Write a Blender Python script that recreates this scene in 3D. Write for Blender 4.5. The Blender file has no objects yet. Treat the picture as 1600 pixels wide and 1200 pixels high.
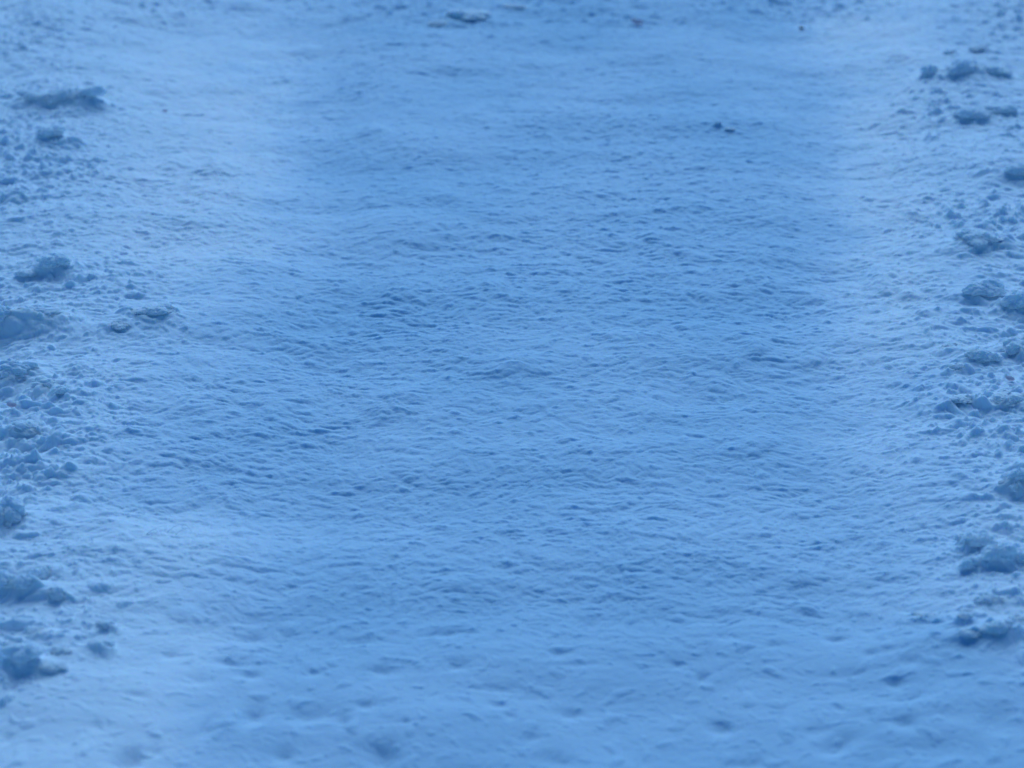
import bpy, math, random
import numpy as np
from mathutils import Vector, noise as mnoise

# ------------------------------------------------------------------ camera, sky, sun, exposure
scene = bpy.context.scene
COL = scene.collection
CAM_H = 1.8                      # metres above the trodden snow
PITCH = math.radians(22.0)       # looking down
LENS = 96.0
F_PX = 1600.0 * LENS / 36.0

cam_data = bpy.data.cameras.new("camera")
cam = bpy.data.objects.new("camera", cam_data)
COL.objects.link(cam)
cam.location = (0, 0, CAM_H)
cam.rotation_euler = (math.pi / 2 - PITCH, 0, 0)
cam_data.lens = LENS
cam_data.sensor_width = 36.0
cam_data.clip_start = 0.05
cam_data.clip_end = 5000
cam_data.dof.use_dof = True
cam_data.dof.focus_distance = 4.75
cam_data.dof.aperture_fstop = 4.0
scene.camera = cam

SUN_EL, SUN_AZ = math.radians(43), math.radians(4)     # azimuth measured from +Y towards +X
world = bpy.data.worlds.new("World")
scene.world = world
world.use_nodes = True
wn, wl = world.node_tree.nodes, world.node_tree.links
wn.clear()
sky = wn.new("ShaderNodeTexSky")
sky.sky_type = 'NISHITA'
sky.sun_disc = False
sky.sun_elevation = SUN_EL
sky.sun_rotation = SUN_AZ
sky.ozone_density = 6.0
sky.dust_density = 0.3
bg = wn.new("ShaderNodeBackground")
bg.inputs["Strength"].default_value = 0.06
wo = wn.new("ShaderNodeOutputWorld")
tint = wn.new("ShaderNodeMix"); tint.data_type = 'RGBA'; tint.blend_type = 'MULTIPLY'
tint.inputs["Factor"].default_value = 1.0
tint.inputs["B"].default_value = (0.16, 0.61, 1.0, 1)   # deep blue hour of the sky
wl.new(sky.outputs[0], tint.inputs["A"])
wl.new(tint.outputs["Result"], bg.inputs["Color"])
wl.new(bg.outputs[0], wo.inputs["Surface"])

sun_data = bpy.data.lights.new("sun", 'SUN')
sun_data.energy = 1.8
sun_data.angle = math.radians(48)
sun_data.color = (0.395, 0.675, 1.0)                     # skylight through thin cloud: no direct sunshine in the photo
sun = bpy.data.objects.new("sun", sun_data)
COL.objects.link(sun)
d = Vector((math.sin(SUN_AZ) * math.cos(SUN_EL), math.cos(SUN_AZ) * math.cos(SUN_EL), math.sin(SUN_EL)))
sun.rotation_euler = d.to_track_quat('Z', 'Y').to_euler()

scene.view_settings.view_transform = 'Standard'
scene.view_settings.look = 'None'
scene.view_settings.gamma = 1.0
scene.view_settings.exposure = 0.40

# ------------------------------------------------------------------ picture position -> place on the ground
def ground_at(px, py, z=0.0):
    """numpy-friendly: where the line of sight through (px, py) of the 1600x1200 photograph meets height z."""
    cx, cy = (np.asarray(px, float) - 800) / F_PX, (600 - np.asarray(py, float)) / F_PX
    s, c = math.sin(PITCH), math.cos(PITCH)
    dy, dz = c + cy * s, -s + cy * c
    t = (z - CAM_H) / dz
    return cx * t, dy * t, t          # x, y, depth along the view axis

def pixel_of(x, y, z=0.0):
    s, c = math.sin(PITCH), math.cos(PITCH)
    dz = z - CAM_H
    depth = y * c - dz * s
    up = y * s + dz * c
    return 800 + F_PX * x / depth, 600 - F_PX * up / depth

# ------------------------------------------------------------------ numpy noise
def _hash(ix, iy, seed):
    h = (ix * 374761393 + iy * 668265263 + seed * 974634777) & 0xFFFFFFFF
    h = ((h ^ (h >> 13)) * 1274126177) & 0xFFFFFFFF
    return h ^ (h >> 16)

_ANG = np.linspace(0, 2 * np.pi, 256, endpoint=False)
_GX, _GY = np.cos(_ANG), np.sin(_ANG)

def perlin(x, y, seed=0):
    xi = np.floor(x); yi = np.floor(y)
    fx, fy = x - xi, y - yi
    xi = xi.astype(np.int64); yi = yi.astype(np.int64)
    u = fx * fx * fx * (fx * (fx * 6 - 15) + 10)
    v = fy * fy * fy * (fy * (fy * 6 - 15) + 10)
    def g(ox, oy):
        k = _hash(xi + ox, yi + oy, seed) & 255
        return _GX[k] * (fx - ox) + _GY[k] * (fy - oy)
    a = g(0, 0); b = g(1, 0); c = g(0, 1); e = g(1, 1)
    return ((a + u * (b - a)) * (1 - v) + (c + u * (e - c)) * v) * 1.5

def billow(x, y, seed):
    """rounded tops with sharp creases, 0..1"""
    n = perlin(x, y, seed)
    return np.sqrt(n * n + 0.0015)

def smooth(a, b, t):
    t = np.clip((t - a) / (b - a), 0, 1)
    return t * t * (3 - 2 * t)

# ------------------------------------------------------------------ relief of the snow
# broad tilt of the surface: + leans up towards the light, - leans towards the viewer
TILT = np.array([
    [-.3, .0, .1, -.3, -.5, -.3, -.2, .2, -.2],
    [-.1, .5, .8, .0, -.1, -.1, .0, .5, .1],
    [-.2, .8, 1.0, .1, -.1, .0, .0, .6, -.1],
    [-.3, .5, .4, -.3, -.2, -.2, -.2, .5, -.2],
    [-.4, .2, .0, -.3, -.4, -.3, -.3, .3, -.1],
    [.1, .3, .0, -.2, -.2, -.2, -.3, .4, .2],
    [.2, .6, .3, -.1, -.2, -.3, -.1, .4, .2],
    [.3, .6, .3, -.1, -.3, -.2, .0, .3, .3],
    [.2, .3, .1, -.3, -.4, -.3, -.2, -.2, -.5]])
_Y0, _Y1, _NY = 2.6, 8.6, 400
_ys = np.linspace(_Y0, _Y1, _NY)
_xs = np.linspace(-2.6, 2.6, 200)
_X, _Yg = np.meshgrid(_xs, _ys)
_px, _py = pixel_of(_X, _Yg)

def grid_lookup(G, u, v):
    r, c = G.shape
    u = np.clip(u, 0, c - 1.001); v = np.clip(v, 0, r - 1.001)
    i = u.astype(int); j = v.astype(int)
    fu, fv = u - i, v - j
    fu = fu * fu * (3 - 2 * fu); fv = fv * fv * (3 - 2 * fv)
    return (G[j, i] * (1 - fu) + G[j, i + 1] * fu) * (1 - fv) + (G[j + 1, i] * (1 - fu) + G[j + 1, i + 1] * fu) * fv

BROAD = np.zeros_like(_X)
for _ in range(8):                                        # settle: the tilt wanted at the place where the raised snow is seen
    _px, _py = pixel_of(_X, _Yg, BROAD)
    _slope = grid_lookup(TILT, _px / 200.0, _py / 150.0) * -0.07
    _slope -= _slope.mean(axis=0, keepdims=True) * 0.9
    _new = np.cumsum(_slope, axis=0) * (_ys[1] - _ys[0])
    _new -= _new.mean(axis=0, keepdims=True)
    BROAD = 0.5 * BROAD + 0.5 * _new

def broad(x, y):
    u = (x - _xs[0]) / (_xs[1] - _xs[0]); v = (y - _Y0) / (_ys[1] - _ys[0])
    f = smooth(3.4, 1.8, np.abs(x)) * smooth(1.8, 2.6, y) * smooth(10.0, 8.2, y)
    uc = np.clip(u, 0, 198.99); vc = np.clip(v, 0, _NY - 1.01)
    i = uc.astype(int); j = vc.astype(int); fu = uc - i; fv = vc - j
    G = BROAD
    return f * ((G[j, i] * (1 - fu) + G[j, i + 1] * fu) * (1 - fv) + (G[j + 1, i] * (1 - fu) + G[j + 1, i + 1] * fu) * fv)

def base(x, y):
    return broad(x, y) + smooth(0.75, 1.9, np.abs(x)) * 0.008

def place(px, py):
    """the spot of the raised snow seen through (px, py)"""
    z = 0.0
    for _ in range(12):
        x, y, t = ground_at(px, py, z)
        z = 0.5 * z + 0.5 * float(base(np.array([float(x)]), np.array([float(y)]))[0])
    return float(x), float(y), float(t)

# low swells, hollows and half buried lumps of the trodden lane: (px, py, width, height, strength)
SWELLS = [
 (245,150,60,15,.5),(265,270,50,22,.5),(330,280,60,25,.8),(165,387,30,12,.8),(10,325,40,25,.8),(220,205,80,20,.3),
 (470,90,40,15,.6),(60,50,100,50,.5),(375,20,60,12,.7),(690,320,60,20,.6),(740,190,50,15,.4),(700,115,50,15,.5),
 (580,220,60,20,.5),(770,375,60,12,.5),(660,388,40,14,.5),(1400,103,50,18,.7),(1230,158,40,10,.6),(1330,238,80,12,.6),
 (1280,270,60,14,.5),(1200,280,30,12,.6),(1430,342,35,16,.8),(1550,290,50,30,.7),(1080,340,50,20,.5),(185,515,40,18,.7),
 (270,655,120,30,.6),(190,685,25,12,.6),(170,752,60,12,.6),(365,735,25,12,.6),(200,575,40,15,.5),(110,590,50,25,.7),
 (510,560,90,25,.6),(160,465,50,15,.5),(620,475,90,25,.7),(760,465,80,25,.5),(880,465,60,20,.4),(740,530,100,18,.6),
 (970,540,90,20,.7),(810,595,120,30,.8),(620,630,80,20,.6),(970,620,40,12,.6),(600,655,100,25,.6),(870,695,40,15,.6),
 (740,695,30,10,.6),(1030,660,80,20,.6),(730,630,60,15,.5),(990,450,50,20,.5),(1100,470,90,15,.7),(1260,478,90,15,.7),
 (1380,455,60,30,.6),(1420,470,30,20,.7),(1180,565,50,25,.8),(1280,575,90,20,.7),(1240,600,70,12,.6),(1110,615,70,25,.6),
 (1270,655,50,15,.6),(1240,695,70,15,.7),(1190,710,80,25,.7),(1440,685,60,10,.7),(1360,745,80,25,.6),(1310,598,30,10,.6),
 (225,812,30,12,.7),(190,875,50,14,.7),(350,890,50,14,.7),(240,905,40,12,.6),(410,900,60,12,.5),(285,972,40,18,.7),
 (380,990,50,10,.7),(275,1020,35,14,.8),(360,1035,50,18,.8),(385,1057,35,16,.9),(480,1060,60,14,.8),(310,1065,60,16,.6),
 (210,1085,50,12,.7),(145,1133,30,12,.8),(195,1175,55,35,1.),(400,1115,50,30,.8),(500,1120,90,25,.7),(325,1130,40,30,.6),
 (445,1175,40,20,.7),(25,1080,20,12,.7),(20,1150,25,15,.5),(235,1165,30,20,.5),(575,1003,60,12,.9),(700,993,90,14,.7),
 (870,1022,60,16,.7),(710,1047,60,16,.9),(590,1050,50,14,.7),(780,1075,80,14,.6),(900,1040,100,8,.6),(570,1105,40,16,.8),
 (770,1105,50,14,.7),(900,1110,70,20,.7),(595,1180,80,35,1.),(870,1187,80,22,.8),(830,1155,60,15,.6),(1045,1040,30,12,.7),
 (930,940,90,18,.7),(730,925,80,20,.6),(635,1140,20,12,.6),(540,1130,30,22,.7),(790,1125,30,16,.7),(1080,878,50,12,.9),
 (1410,867,50,14,.8),(1270,910,80,14,.7),(1260,960,50,14,.8),(1130,963,60,12,.7),(1190,963,60,10,.6),(1340,962,40,10,.6),
 (1300,1000,40,14,.8),(1145,1000,60,14,.7),(1225,1018,45,10,.7),(1350,1025,40,14,.9),(1395,1020,70,10,.7),(1420,1037,60,14,.7),
 (1320,1050,80,12,.6),(1095,1062,35,20,.8),(1395,1065,35,18,.8),(1420,1090,100,16,.7),(1115,1130,60,20,.9),(1410,1140,60,22,.7),
 (1310,1165,60,25,.9),(1275,1145,50,15,.7),(1310,1110,25,12,.7),(1570,1120,80,40,.4),(1450,1170,200,40,.5),(1480,1120,100,20,.4),
 (1175,1190,60,15,.5),(1530,380,60,26,.7),(1590,410,40,30,.7),(60,440,70,28,.7),(1130,40,90,14,.6),(1500,60,90,14,.5),
 (930,26,70,14,.6),(540,40,70,14,.5)]

# the loose clumps: (label, px, py of the foot, width, height, seed)
CLUMPS = [
 ("low grey blue snow clump with a pointed top, near the far left corner", 100, 172, 70, 38, 1),
 ("small flat snow clump left of the pointed clump near the far left corner", 48, 172, 46, 20, 2),
 ("rounded snow clump just right of the pointed clump in the far left corner", 142, 172, 42, 26, 3),
 ("snow clump lying alone in front of the far left trio of clumps", 82, 230, 46, 22, 4),
 ("dark fronted snow clump on the left bank above the ragged hump", 80, 440, 62, 32, 5),
 ("small snow clump at the left of the dark fronted one on the left bank", 40, 445, 34, 18, 6),
 ("broad shaded snow hump clump on the left bank with ragged edge", 52, 520, 86, 42, 7),
 ("snow clump at the left edge of the photo against the ragged hump", 4, 530, 50, 50, 8),
 ("snow clump sitting apart at the lane edge, right of the left bank hump", 240, 508, 70, 26, 9),
 ("small snow clump at the foot of the one apart at the left lane edge", 184, 520, 36, 16, 10),
 ("large shaded snow clump at the left edge above the small triangular lump", 14, 608, 80, 52, 11),
 ("hollow fronted snow clump between the large left shaded one and the triangular lump", 70, 618, 56, 30, 12),
 ("small triangular snow lump below the shaded left bank", 96, 632, 34, 22, 13),
 ("rounded snow clump in front of the triangular lump on the left bank", 42, 694, 60, 30, 14),
 ("tall block of snow cut by the left edge of the photo", 2, 828, 62, 62, 15),
 ("little snow ball in front of the tall block at the left edge", 12, 834, 20, 22, 16),
 ("darkest snow chunk at the right end of the near left rubble heap", 86, 946, 34, 32, 17),
 ("pale angular snow chunk in the middle of the near left rubble heap", 40, 940, 50, 44, 18),
 ("snow chunk at the left end of the near left rubble heap", 8, 938, 40, 36, 19),
 ("snow clump behind the near left rubble heap", 66, 912, 44, 34, 20),
 ("flat isolated snow lump beside a white stem, near left", 152, 1016, 42, 22, 21),
 ("peaked dark snow clump nearest the left corner", 34, 1056, 60, 44, 22),
 ("low snow clump at the right foot of the nearest left peaked clump", 82, 1056, 40, 16, 23),
 ("small snow clump above the nearest left peaked clump", 52, 1000, 40, 26, 24),
 ("small snow clump between the flat isolated lump and the near left peaked clump", 92, 1026, 34, 18, 25),
 ("snow clump cut by the left edge above the nearest peaked clump", 4, 1022, 40, 24, 26),
 ("small snow clump sitting behind the flat isolated lump, near left", 162, 985, 30, 20, 27),
 ("pointed snow clump in the middle of the far right row", 1505, 130, 60, 36, 91),
 ("rounded snow clump at the left end of the far right row", 1454, 130, 36, 26, 32),
 ("flat snow clump at the right end of the far right row", 1556, 130, 48, 22, 33),
 ("snow clump in front of the far right row, dark underneath", 1520, 190, 56, 26, 34),
 ("snow clump to the right of the dark one in front of the far right row", 1568, 184, 46, 20, 35),
 ("small round snow lump behind the left end of the far right row", 1484, 88, 22, 12, 36),
 ("small snow lump behind the pointed clump of the far right row", 1530, 84, 28, 10, 37),
 ("dark fronted snow clump on the right bank halfway up", 1528, 396, 66, 30, 38),
 ("snow clump at the right edge behind the halfway dark one", 1596, 285, 54, 30, 39),
 ("hollow snow clump on the right bank with white crumbs on its left", 1540, 474, 70, 40, 40),
 ("steep snow clump at the right edge beside the hollow clump", 1594, 494, 54, 46, 41),
 ("small dark snow clump at the left foot of the right bank", 1490, 550, 40, 22, 42),
 ("snow clump with a cracked front beside the right triangular lump", 1535, 574, 52, 32, 43),
 ("small triangular snow lump at the foot of the right bank", 1502, 584, 34, 20, 44),
 ("shaded snow clump at the right edge beyond the pink fleck", 1590, 565, 60, 34, 45),
 ("dark snow clump in front of the pink fleck on the right", 1575, 648, 52, 24, 46),
 ("low snow clump left of the dark one by the right pink fleck", 1508, 642, 46, 16, 47),
 ("tall block of snow cut by the right edge of the photo", 1594, 782, 60, 58, 48),
 ("little snow ball in front of the tall block at the right edge", 1586, 786, 20, 22, 49),
 ("darkest snow chunk at the left end of the near right rubble heap", 1514, 898, 34, 32, 50),
 ("pale angular snow chunk in the middle of the near right rubble heap", 1562, 894, 48, 46, 51),
 ("snow chunk at the right end of the near right rubble heap", 1594, 890, 36, 34, 52),
 ("snow clump behind the near right rubble heap", 1532, 868, 50, 34, 53),
 ("small snow clump standing left of the near right rubble heap", 1502, 855, 24, 18, 54),
 ("flat isolated snow lump with a white stem at its right, near right", 1447, 970, 42, 22, 55),
 ("peaked dark snow clump nearest the right corner", 1562, 1010, 56, 42, 56),
 ("low snow clump at the left foot of the nearest right peaked clump", 1516, 1012, 36, 16, 57),
 ("snow clump above the nearest right peaked clump", 1546, 952, 44, 28, 58),
 ("small snow clump left of the one above the right peaked clump", 1514, 968, 28, 18, 59),
 ("snow clump cut by the right edge beside the nearest peaked clump", 1598, 982, 42, 22, 60),
 ("small snow clump tucked between the two low ones, near right", 1508, 986, 26, 14, 61),
]
OTHERS = [
 ("dark broad snow clump in the middle of the far edge of the lane", 726, 38, 76, 22, 71),
 ("small snow clump at the left foot of the far dark broad clump", 690, 44, 40, 10, 72),
 ("snow clump to the right of the far dark broad clump", 806, 18, 40, 10, 73),
 ("tiny cone of snow standing alone in the far right of the lane", 1122, 202, 11, 11, 74),
 ("tiny flat snow lump at the foot of the lone small cone", 1140, 208, 18, 6, 75),
]

def bank(px, py):
    """1 on the crumbly banks either side (and the far edge) of the trodden lane, 0 in the lane"""
    lx = np.interp(py, [0, 150, 300, 450, 600, 750, 900, 1000, 1080, 1200], [170, 190, 150, 230, 170, 130, 150, 130, 20, -80])
    rx = np.interp(py, [0, 150, 300, 450, 600, 750, 900, 1000, 1080, 1200], [1480, 1420, 1440, 1430, 1420, 1450, 1470, 1500, 1600, 1700])
    m = smooth(110, -110, px - lx) + smooth(-110, 110, px - rx)
    far = smooth(60, 5, py) * 0.8
    return np.clip(np.maximum(m, far), 0, 1)

def relief(x, y):
    """height and sideways slip of the snow at plan positions x, y"""
    h = base(x, y)
    px, py = pixel_of(x, y, h)
    near = np.hypot(x, y)
    detail = smooth(14.0, 9.0, near)
    b = bank(np.clip(px, -3000, 4600), np.clip(py, -200, 1300))
    b = b * (0.35 + 0.9 * np.clip(perlin(x * 3.1, y * 2.2, 42) * 1.3 + 0.35, 0, 1))
    # irregular coordinates
    wx = x + 0.016 * perlin(x * 7, y * 7, 11) + 0.005 * perlin(x * 23, y * 23, 12)
    wy = y + 0.016 * perlin(x * 7, y * 7, 13) + 0.005 * perlin(x * 23, y * 23, 14)
    # banks and rolling ground further out
    h = h + 0.05 * perlin(x * 0.33, y * 0.33, 21) * smooth(1.6, 4, np.abs(x)) + 0.6 * perlin(x * 0.03, y * 0.03, 22) * smooth(10, 40, near)
    h += 0.003 * perlin(wx * 5.2, wy * 6.0, 32) + 0.0055 * perlin(wx * 1.3, wy * 5.0, 33) + 0.0025 * perlin(wx * 4, wy * 11, 34)
    h += 0.008 * perlin(wx * 2.6, wy * 3.4, 31)
    for (sx, sy, w, hh, st) in SWELLS:
        gx, gy, t = place(sx, sy)
        mpp = t / F_PX
        el = math.atan2(CAM_H, gy)
        L = hh * mpp / math.sin(el) * 0.62
        W = w * mpp * 0.42
        m = (np.abs(wx - gx) < 3 * W) & (np.abs(wy - gy - L * 0.8) < 3 * L)
        if not m.any():
            continue
        if sy > 985:                                       # small melted pits in the smooth near snow
            qx = (wx[m] - gx) / (W * 0.9); qy = (wy[m] - gy + L * 0.15) / (L * 0.75)
            r2 = qx * qx + qy * qy
            h[m] -= 0.36 * L * st * np.exp(-r2)
            continue
        qx = (wx[m] - gx) / W; qy = (wy[m] - gy - L * 0.8) / L
        qy = np.where(qy < 0, qy * 1.35, qy * 0.8)            # steeper towards the viewer
        r2 = qx * qx + qy * qy
        h[m] += (0.21 if sy < 960 else 0.34) * L * st * np.exp(-r2 * (0.6 + 0.4 * r2))
    # drifted snow round the foot of every clump
    for (_, sx, sy, w, hh, sd) in CLUMPS + OTHERS:
        gx, gy, t = place(sx, sy)
        W = w * t / F_PX * 0.5
        gy = gy + W * 0.55
        m = (np.abs(wx - gx) < 3 * W) & (np.abs(wy - gy) < 3 * W)
        if m.any():
            r2 = ((wx[m] - gx) / (W * 1.3)) ** 2 + ((wy[m] - gy) / (W * 0.85)) ** 2
            h[m] += (0.44 if w > 44 else 0.26) * hh * t / F_PX * np.exp(-r2)
            b[m] = np.maximum(b[m], 0.75 * np.exp(-0.35 * r2))
    # patchy strength of the small texture
    patch = 0.80 + 0.38 * np.clip(perlin(x * 2.1, y * 1.3, 41) + 0.3, 0, 1)
    soft = smooth(1090, 880, py) * 0.70 + 0.30                 # the nearest snow is smoother
    soft = soft * (smooth(20, 330, py) * 0.25 + 0.75)
    a = 0.88 * patch * soft * detail
    big = billow(wx * 7.5, wy * 8.5, 51)
    mid = billow(wx * 15 + 3, wy * 19, 52)
    sml = billow(wx * 33, wy * 44 + 7, 53)
    fin = billow(wx * 66, wy * 86, 54)
    vfin = billow(wx * 135, wy * 165, 56)
    tiny = perlin(x * 280, y * 280, 55)
    h += detail * (0.003 + 0.009 * b) * big
    h += a * (0.0050 + 0.0055 * b) * mid
    h += a * (0.0041 + 0.0027 * b) * sml
    h += a * (0.0018 + 0.0012 * b) * fin
    h += a * 0.0011 * vfin
    h += a * 0.0004 * tiny
    # loose crumbs sprinkled over the surface
    for k, (fr, th, am) in enumerate(((26, 0.46, 0.009), (48, 0.45, 0.006), (95, 0.44, 0.0035))):
        c = perlin(wx * fr + 50, wy * fr, 61 + k)
        h += detail * am * np.power(np.clip(c - th + 0.10 * b, 0, 1) / (1 - th), 0.7) * (0.40 + 1.0 * b)
    # small overhangs: crests slip a little towards the viewer
    lean = detail * (a * (0.004 * (sml - 0.2) + 0.003 * (mid - 0.2)) + 0.008 * b * (big - 0.2))
    slipx = detail * b * 0.004 * perlin(x * 12, y * 12, 71)
    # trodden snow tinted bluer than the loose snow; the lane's dimmer light painted in too
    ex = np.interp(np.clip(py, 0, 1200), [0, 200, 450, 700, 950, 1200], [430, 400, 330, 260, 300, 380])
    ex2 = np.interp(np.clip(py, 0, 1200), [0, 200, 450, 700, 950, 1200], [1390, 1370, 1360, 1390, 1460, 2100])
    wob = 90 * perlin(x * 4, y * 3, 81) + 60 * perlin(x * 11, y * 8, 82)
    packed_shade = smooth(-240, 220, px - ex + wob) * smooth(220, -200, px - ex2 + wob) * smooth(9, 8, near)
    packed_shade = np.clip(packed_shade * (0.80 + 0.26 * perlin(x * 3, y * 2.2, 83)) + 0.07 * perlin(x * 9, y * 8, 84), 0, 1)
    # soft bright patches: stronger light painted into the snow colour
    painted_glow = 0
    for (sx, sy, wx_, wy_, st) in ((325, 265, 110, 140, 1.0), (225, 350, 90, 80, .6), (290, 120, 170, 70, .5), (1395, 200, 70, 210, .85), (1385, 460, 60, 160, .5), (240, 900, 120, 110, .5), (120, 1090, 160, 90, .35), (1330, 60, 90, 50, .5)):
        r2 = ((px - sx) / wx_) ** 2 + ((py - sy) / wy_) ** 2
        painted_glow = painted_glow + st * np.exp(-r2)
    painted_glow = np.clip(painted_glow * (1.0 + 0.7 * perlin(x * 5, y * 4, 91) + 0.4 * perlin(x * 15, y * 12, 92)), 0, 1)
    return h, slipx, -lean, packed_shade * (1 - painted_glow) - painted_glow  # negative where the painted bright patches lie

def height(x, y):
    h = relief(np.array([float(x)]), np.array([float(y)]))
    return float(h[0][0])

# ------------------------------------------------------------------ materials
def snow_material(name, tint=(0.83, 0.895, 0.95), packed_shade=(0.45, 0.65, 0.78), sss=0.0):
    m = bpy.data.materials.new(name)
    m.use_nodes = True
    n, l = m.node_tree.nodes, m.node_tree.links
    p = n["Principled BSDF"]
    p.inputs["Roughness"].default_value = 0.85
    p.inputs["Specular IOR Level"].default_value = 0.2
    p.inputs["Subsurface Weight"].default_value = sss
    p.inputs["Subsurface Radius"].default_value = (0.35, 0.6, 1.0)
    p.inputs["Subsurface Scale"].default_value = 0.02
    tc = n.new("ShaderNodeNewGeometry")
    nz = n.new("ShaderNodeTexNoise")
    nz.inputs["Scale"].default_value = 3.2
    nz.inputs["Detail"].default_value = 6
    l.new(tc.outputs["Position"], nz.inputs["Vector"])
    mix = n.new("ShaderNodeMix"); mix.data_type = 'RGBA'
    mix.inputs["A"].default_value = (tint[0] * .95, tint[1] * .985, tint[2], 1)
    mix.inputs["B"].default_value = (*tint, 1)
    l.new(nz.outputs["Fac"], mix.inputs["Factor"])
    at = n.new("ShaderNodeAttribute"); at.attribute_name = "packed_shade"
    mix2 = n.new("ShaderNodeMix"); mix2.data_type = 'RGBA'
    mix2.inputs["B"].default_value = (*packed_shade, 1)  # lane tone, with its dimmer light in the colour
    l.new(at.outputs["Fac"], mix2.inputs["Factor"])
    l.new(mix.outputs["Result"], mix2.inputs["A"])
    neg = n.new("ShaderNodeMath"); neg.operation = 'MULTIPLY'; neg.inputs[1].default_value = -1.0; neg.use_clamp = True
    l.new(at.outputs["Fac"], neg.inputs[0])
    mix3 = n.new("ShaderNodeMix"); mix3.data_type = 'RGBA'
    mix3.inputs["B"].default_value = (0.94, 0.965, 0.98, 1)  # whiter tone of the painted bright patches
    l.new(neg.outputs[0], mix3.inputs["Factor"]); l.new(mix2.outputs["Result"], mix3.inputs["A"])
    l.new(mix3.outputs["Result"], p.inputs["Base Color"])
    g = n.new("ShaderNodeTexNoise")
    g.inputs["Scale"].default_value = 420
    g.inputs["Detail"].default_value = 3
    l.new(tc.outputs["Position"], g.inputs["Vector"])
    bp = n.new("ShaderNodeBump")
    bp.inputs["Strength"].default_value = 0.35
    bp.inputs["Distance"].default_value = 0.0012
    l.new(g.outputs["Fac"], bp.inputs["Height"])
    l.new(bp.outputs["Normal"], p.inputs["Normal"])
    return m

def plain_material(name, c1, c2, rough=0.7):
    m = bpy.data.materials.new(name)
    m.use_nodes = True
    n, l = m.node_tree.nodes, m.node_tree.links
    p = n["Principled BSDF"]
    p.inputs["Roughness"].default_value = rough
    nz = n.new("ShaderNodeTexNoise"); nz.inputs["Scale"].default_value = 180
    tc = n.new("ShaderNodeTexCoord"); l.new(tc.outputs["Object"], nz.inputs["Vector"])
    mix = n.new("ShaderNodeMix"); mix.data_type = 'RGBA'
    mix.inputs["A"].default_value = (*c1, 1); mix.inputs["B"].default_value = (*c2, 1)
    l.new(nz.outputs["Fac"], mix.inputs["Factor"]); l.new(mix.outputs["Result"], p.inputs["Base Color"])
    return m

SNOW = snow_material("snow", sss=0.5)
def let_light_through(m, share):
    n, l = m.node_tree.nodes, m.node_tree.links
    p, out = n["Principled BSDF"], n["Material Output"]
    tr = n.new("ShaderNodeBsdfTranslucent"); tr.inputs["Color"].default_value = (0.92, 0.95, 0.97, 1)
    mx = n.new("ShaderNodeMixShader"); mx.inputs[0].default_value = share
    l.new(p.outputs[0], mx.inputs[1]); l.new(tr.outputs[0], mx.inputs[2]); l.new(mx.outputs[0], out.inputs["Surface"])

FROST = plain_material("frost", (0.80, 0.87, 0.93), (0.88, 0.92, 0.95), 0.6)
let_light_through(FROST, 0.8)
PINK = plain_material("faded_petal", (0.84, 0.62, 0.70), (0.88, 0.74, 0.79), 0.7)
let_light_through(PINK, 0.35)
BARK = plain_material("dark_bark", (0.05, 0.05, 0.06), (0.12, 0.11, 0.12), 0.8)

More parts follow.
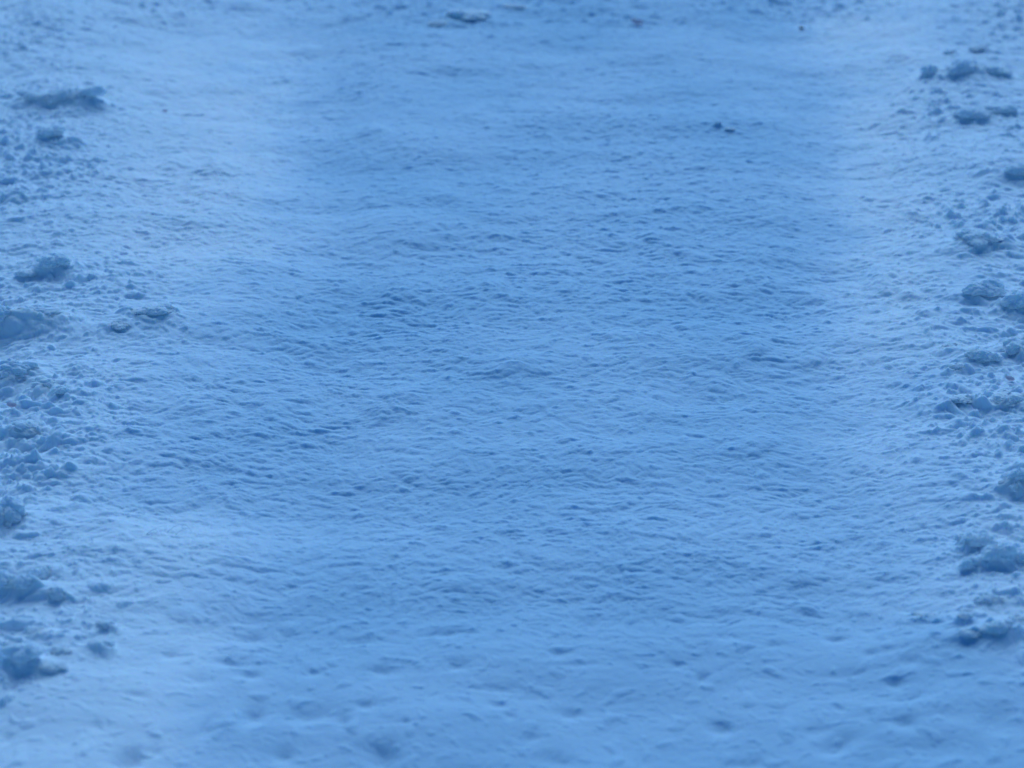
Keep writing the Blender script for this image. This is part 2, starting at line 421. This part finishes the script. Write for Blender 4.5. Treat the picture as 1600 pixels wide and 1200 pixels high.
# ------------------------------------------------------------------ the snow field: one sheet, fine near the viewer, coarse to the horizon
def build_ground():
    rows_px = np.concatenate([np.linspace(1420, 1220, 70, endpoint=False), np.linspace(1220, -20, 1800, endpoint=False), np.linspace(-20, -240, 110)])
    _, yr, tr = ground_at(np.full(rows_px.shape, 800.0), rows_px)
    y_lo = yr[0] - np.cumsum(np.geomspace(0.02, 150, 30)); y_hi = yr[-1] + np.cumsum(np.geomspace(0.04, 900, 40))
    yy = np.concatenate([y_lo[::-1], yr, y_hi])
    slope = np.interp(yy, yr, tr)                              # columns fan out with distance
    sc = 800.0 / F_PX
    c_in = np.linspace(-1.10, 1.10, 1500)
    c_mid = 1.10 + np.cumsum(np.geomspace(0.0016, 0.02, 120))
    c_out = c_mid[-1] + np.cumsum(np.geomspace(0.03, 600, 40))
    cc = np.concatenate([-c_out[::-1], -c_mid[::-1], c_in, c_mid, c_out])
    X = (slope[:, None] * sc) * cc[None, :]
    Y = np.repeat(yy[:, None], cc.size, axis=1)
    nr, nc = X.shape
    H = np.empty((nr, nc)); SX = np.empty((nr, nc)); SY = np.empty((nr, nc)); PK = np.empty((nr, nc))
    for r0 in range(0, nr, 200):                               # in strips, to keep memory low
        r1 = min(nr, r0 + 200)
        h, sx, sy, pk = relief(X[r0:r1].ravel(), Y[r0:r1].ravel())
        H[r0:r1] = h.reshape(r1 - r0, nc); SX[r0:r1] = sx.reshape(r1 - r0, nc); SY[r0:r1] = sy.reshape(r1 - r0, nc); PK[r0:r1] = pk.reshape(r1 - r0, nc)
    co = np.stack([X + SX, Y + SY, H], axis=-1).reshape(-1, 3).astype(np.float32)
    me = bpy.data.meshes.new("snow_ground")
    me.vertices.add(nr * nc)
    me.vertices.foreach_set("co", co.ravel())
    i = (np.arange(nr - 1)[:, None] * nc + np.arange(nc - 1)[None, :]).ravel()
    q = np.stack([i, i + 1, i + nc + 1, i + nc], axis=1).astype(np.int32)
    nq = q.shape[0]
    me.loops.add(nq * 4)
    me.loops.foreach_set("vertex_index", q.ravel())
    me.polygons.add(nq)
    me.polygons.foreach_set("loop_start", np.arange(0, nq * 4, 4, dtype=np.int32))
    me.polygons.foreach_set("use_smooth", np.ones(nq, dtype=bool))
    me.update(calc_edges=True)
    at = me.attributes.new("packed_shade", 'FLOAT', 'POINT')
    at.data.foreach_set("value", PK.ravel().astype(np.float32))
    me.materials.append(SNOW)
    o = bpy.data.objects.new("snow_ground", me)
    COL.objects.link(o)
    o["kind"] = "structure"
    o["label"] = "trodden snow lane between crumbly banks in blue shade"
    return o

build_ground()

# ------------------------------------------------------------------ loose clumps of snow
def sphere_mesh(level):
    import bmesh
    bm = bmesh.new()
    bmesh.ops.create_icosphere(bm, subdivisions=level, radius=1.0)
    return bm

def clump(label, px, py, w, h, seed, lobes=5, sharp=0.0, group="loose snow clumps on the banks"):
    """a broken lump of snow whose foot stands at (px, py) of the photograph; w, h its size there in pixels"""
    rnd = random.Random(seed)
    gx, gy, t = place(px, py)
    mpp = t / F_PX
    W = w * mpp * 0.50
    el = math.atan2(CAM_H, gy)
    Hh = h * mpp * 0.66                                       # standing height
    D = W * rnd.uniform(0.65, 0.9)
    cs = [(Vector((0, 0, 0.0)), 0.62)]
    for k in range(lobes * 2):
        a = rnd.uniform(0, 2 * math.pi)
        r = rnd.uniform(0.30, 0.56)
        cs.append((Vector((math.cos(a) * r * 1.15, math.sin(a) * r, rnd.uniform(-0.2, 0.42))), rnd.uniform(0.20, 0.46)))
    bm = sphere_mesh(6)
    off = Vector((seed * 3.7, seed * 1.3, seed * 7.1))
    for v in bm.verts:
        dr = v.co.normalized()
        best = 0.3
        for c, rr in cs:
            q = dr.dot(c)
            disc = rr * rr - c.length_squared + q * q
            if disc > 0:
                best = max(best, q + math.sqrt(disc))
        p = dr * best
        n1 = abs(mnoise.noise(p * 2.2 + off)) * 0.30
        n2 = abs(mnoise.noise(p * 5.5 + off)) * 0.13
        n3 = abs(mnoise.noise(p * 12 + off)) * 0.035
        cell = (mnoise.cell_vector(p * 1.7 + off).x - 0.5) * sharp * 0.12
        p = dr * (best * (0.92 + n1 + cell) + n2 + n3)
        z = p.z if p.z > 0 else p.z * 0.6
        fl = 1.22 - 0.42 * max(0.0, min(1.0, z))              # broader at the foot
        v.co = Vector((p.x * W * fl, p.y * D * fl, z * Hh * 0.80))
    me = bpy.data.meshes.new("snow_clump")
    bm.to_mesh(me); bm.free()
    for poly in me.polygons:
        poly.use_smooth = True
    me.materials.append(SNOW)
    o = bpy.data.objects.new("snow_clump", me)
    COL.objects.link(o)
    o.location = (gx, gy + D * 0.75, height(gx, gy + D * 0.75) - Hh * (0.24 if w > 44 else 0.14))
    o.rotation_euler = (0, 0, rnd.uniform(-0.4, 0.4))
    o["label"] = label
    o["category"] = "snow clump"
    if group:
        o["group"] = group
    return o

for (lab, x, y, w, h, s) in CLUMPS:
    clump(lab, x, y, w, h, s, lobes=4 + s % 4, sharp=0.6 if "angular" in lab or "block" in lab else 0.15)
for (lab, x, y, w, h, s) in OTHERS:
    clump(lab, x, y, w, h, s, lobes=4, group="loose snow clumps in the lane")

# ------------------------------------------------------------------ frosted stems and flecks
def tube(bm, pts, r0, r1, n=6):
    rings = []
    for k, p in enumerate(pts):
        a = pts[max(0, k - 1)]; b = pts[min(len(pts) - 1, k + 1)]
        tdir = (b - a).normalized()
        u = tdir.cross(Vector((0.1, 0.2, 1))).normalized(); v = tdir.cross(u)
        r = r0 + (r1 - r0) * k / (len(pts) - 1)
        rings.append([bm.verts.new(p + (u * math.cos(2 * math.pi * j / n) + v * math.sin(2 * math.pi * j / n)) * r) for j in range(n)])
    for a, b in zip(rings, rings[1:]):
        for j in range(n):
            bm.faces.new((a[j], a[(j + 1) % n], b[(j + 1) % n], b[j]))
    bm.faces.new(rings[0][::-1]); bm.faces.new(rings[-1])

def spline(a, b, sag, side, n=14):
    out = []
    for k in range(n + 1):
        t = k / n
        p = a.lerp(b, t)
        p.z += 4 * sag * t * (1 - t)
        p.x += side * math.sin(t * math.pi * 1.4)
        out.append(p)
    return out

def stem(label, strands, r=0.0011):
    """strands: pixel start, pixel end, lift of the end above the snow in metres, bow"""
    import bmesh
    sx, sy, _ = place(*strands[0][0])
    base = Vector((sx, sy, height(sx, sy)))
    bm = bmesh.new()
    for (p0, p1, lift, bow, side) in strands:
        ax, ay, _ = place(*p0)
        bx, by, _ = place(*p1)
        A = Vector((ax, ay, height(ax, ay) + 0.001)) - base
        B = Vector((bx, by, height(bx, by) + lift)) - base
        tube(bm, spline(A, B, bow, side), r, r * 0.45)
    me = bpy.data.meshes.new("frosted_stem")
    bm.to_mesh(me); bm.free()
    for poly in me.polygons:
        poly.use_smooth = True
    me.materials.append(FROST)
    o = bpy.data.objects.new("frosted_stem", me)
    COL.objects.link(o)
    o.location = base
    o["label"] = label; o["category"] = "stem"; o["group"] = "frosted grass stems in the snow"

stem("forked frosted stem arching over the snow in the far left corner",
     [((86, 62), (62, 22), 0.0072, 0.0060, .004), ((84, 34), (96, 28), 0.0060, 0.0030, 0), ((84, 60), (50, 70), 0.0024, 0.0040, 0), ((85, 50), (100, 66), 0.0024, 0.0050, .002)])
stem("thin frosted stems fanned over the snow beside the bright left patch",
     [((285, 216), (322, 226), 0.0036, 0.0040, 0), ((286, 216), (318, 205), 0.0048, 0.0030, .002), ((285, 216), (262, 208), 0.0024, 0.0040, 0)], .0009)
stem("thin forked frosted stem in the bright patch left of the lane",
     [((345, 280), (372, 290), 0.0024, 0.0040, 0), ((346, 280), (322, 268), 0.0048, 0.0030, 0)], .0009)
stem("bundle of crossing frosted stems on the left side of the lane",
     [((262, 838), (290, 826), 0.0060, 0.0040, 0), ((275, 842), (296, 832), 0.0048, 0.0040, .002), ((284, 822), (300, 838), 0.0012, 0.0060, 0), ((230, 846), (262, 830), 0.0036, 0.0040, 0)], .0009)
stem("straight frosted stem lying slantwise, near left of the lane",
     [((340, 1016), (388, 1042), 0.0018, 0.0030, 0), ((352, 1030), (372, 1018), 0.0036, 0.0030, 0)], .001)
stem("white curved stem beside the flat isolated lump on the left",
     [((112, 1006), (166, 1021), 0.0012, 0.0030, .0)], .0014)
stem("white curved stem beside the flat isolated lump on the right",
     [((1438, 974), (1484, 956), 0.0024, 0.0030, .0), ((1466, 964), (1478, 962), 0.0048, 0.0020, 0)], .0014)
stem("short frosted stem near the rubble heap on the left bank",
     [((100, 950), (118, 958), 0.0024, 0.0020, 0)], .0011)

def fleck(label, px, py, w, name="petal_fleck", mat=None, cat="petal fleck"):
    import bmesh
    gx, gy, t = place(px, py)
    s = w * t / F_PX * 0.5
    bm = bmesh.new()
    n, m = 8, 4
    rows = []
    for layer in (0, 1):
        g = []
        for i in range(n + 1):
            t_ = i / n * 2 - 1
            half = (1 - t_ * t_) ** 0.6 * 0.55 + 0.02
            g.append([bm.verts.new((t_ * s, (j / m * 2 - 1) * half * s, s * (0.35 * (j / m * 2 - 1) ** 2 + 0.25 * t_ * t_) - layer * s * 0.12)) for j in range(m + 1)])
        rows.append(g)
    for layer, g in enumerate(rows):
        for i in range(n):
            for j in range(m):
                f = [g[i][j], g[i + 1][j], g[i + 1][j + 1], g[i][j + 1]]
                bm.faces.new(f if layer == 0 else f[::-1])
    a, b = rows
    for i in range(n):
        bm.faces.new((a[i + 1][0], a[i][0], b[i][0], b[i + 1][0])); bm.faces.new((a[i][m], a[i + 1][m], b[i + 1][m], b[i][m]))
    for j in range(m):
        bm.faces.new((a[0][j], a[0][j + 1], b[0][j + 1], b[0][j])); bm.faces.new((a[n][j + 1], a[n][j], b[n][j], b[n][j + 1]))
    me = bpy.data.meshes.new(name)
    bm.to_mesh(me); bm.free()
    me.materials.append(mat or PINK)
    o = bpy.data.objects.new(name, me)
    COL.objects.link(o)
    o.location = (gx, gy, height(gx, gy) + s * 0.35)
    o.rotation_euler = (0.5, 0.1, px % 1.3 - 0.6)
    o["label"] = label; o["category"] = cat

fleck("tiny dull pink fleck on the snow in the far left", 258, 177, 9)
fleck("faded pink fleck at the far right end of the lane", 996, 38, 20)
fleck("faded pink fleck on the left bank at the photo edge", 20, 655, 16)
fleck("faded pink fleck on the right bank at the photo edge", 1577, 611, 15)
fleck("tiny dark bark flake on the far right snow", 1252, 51, 9, "bark_flake", BARK, "bark flake")
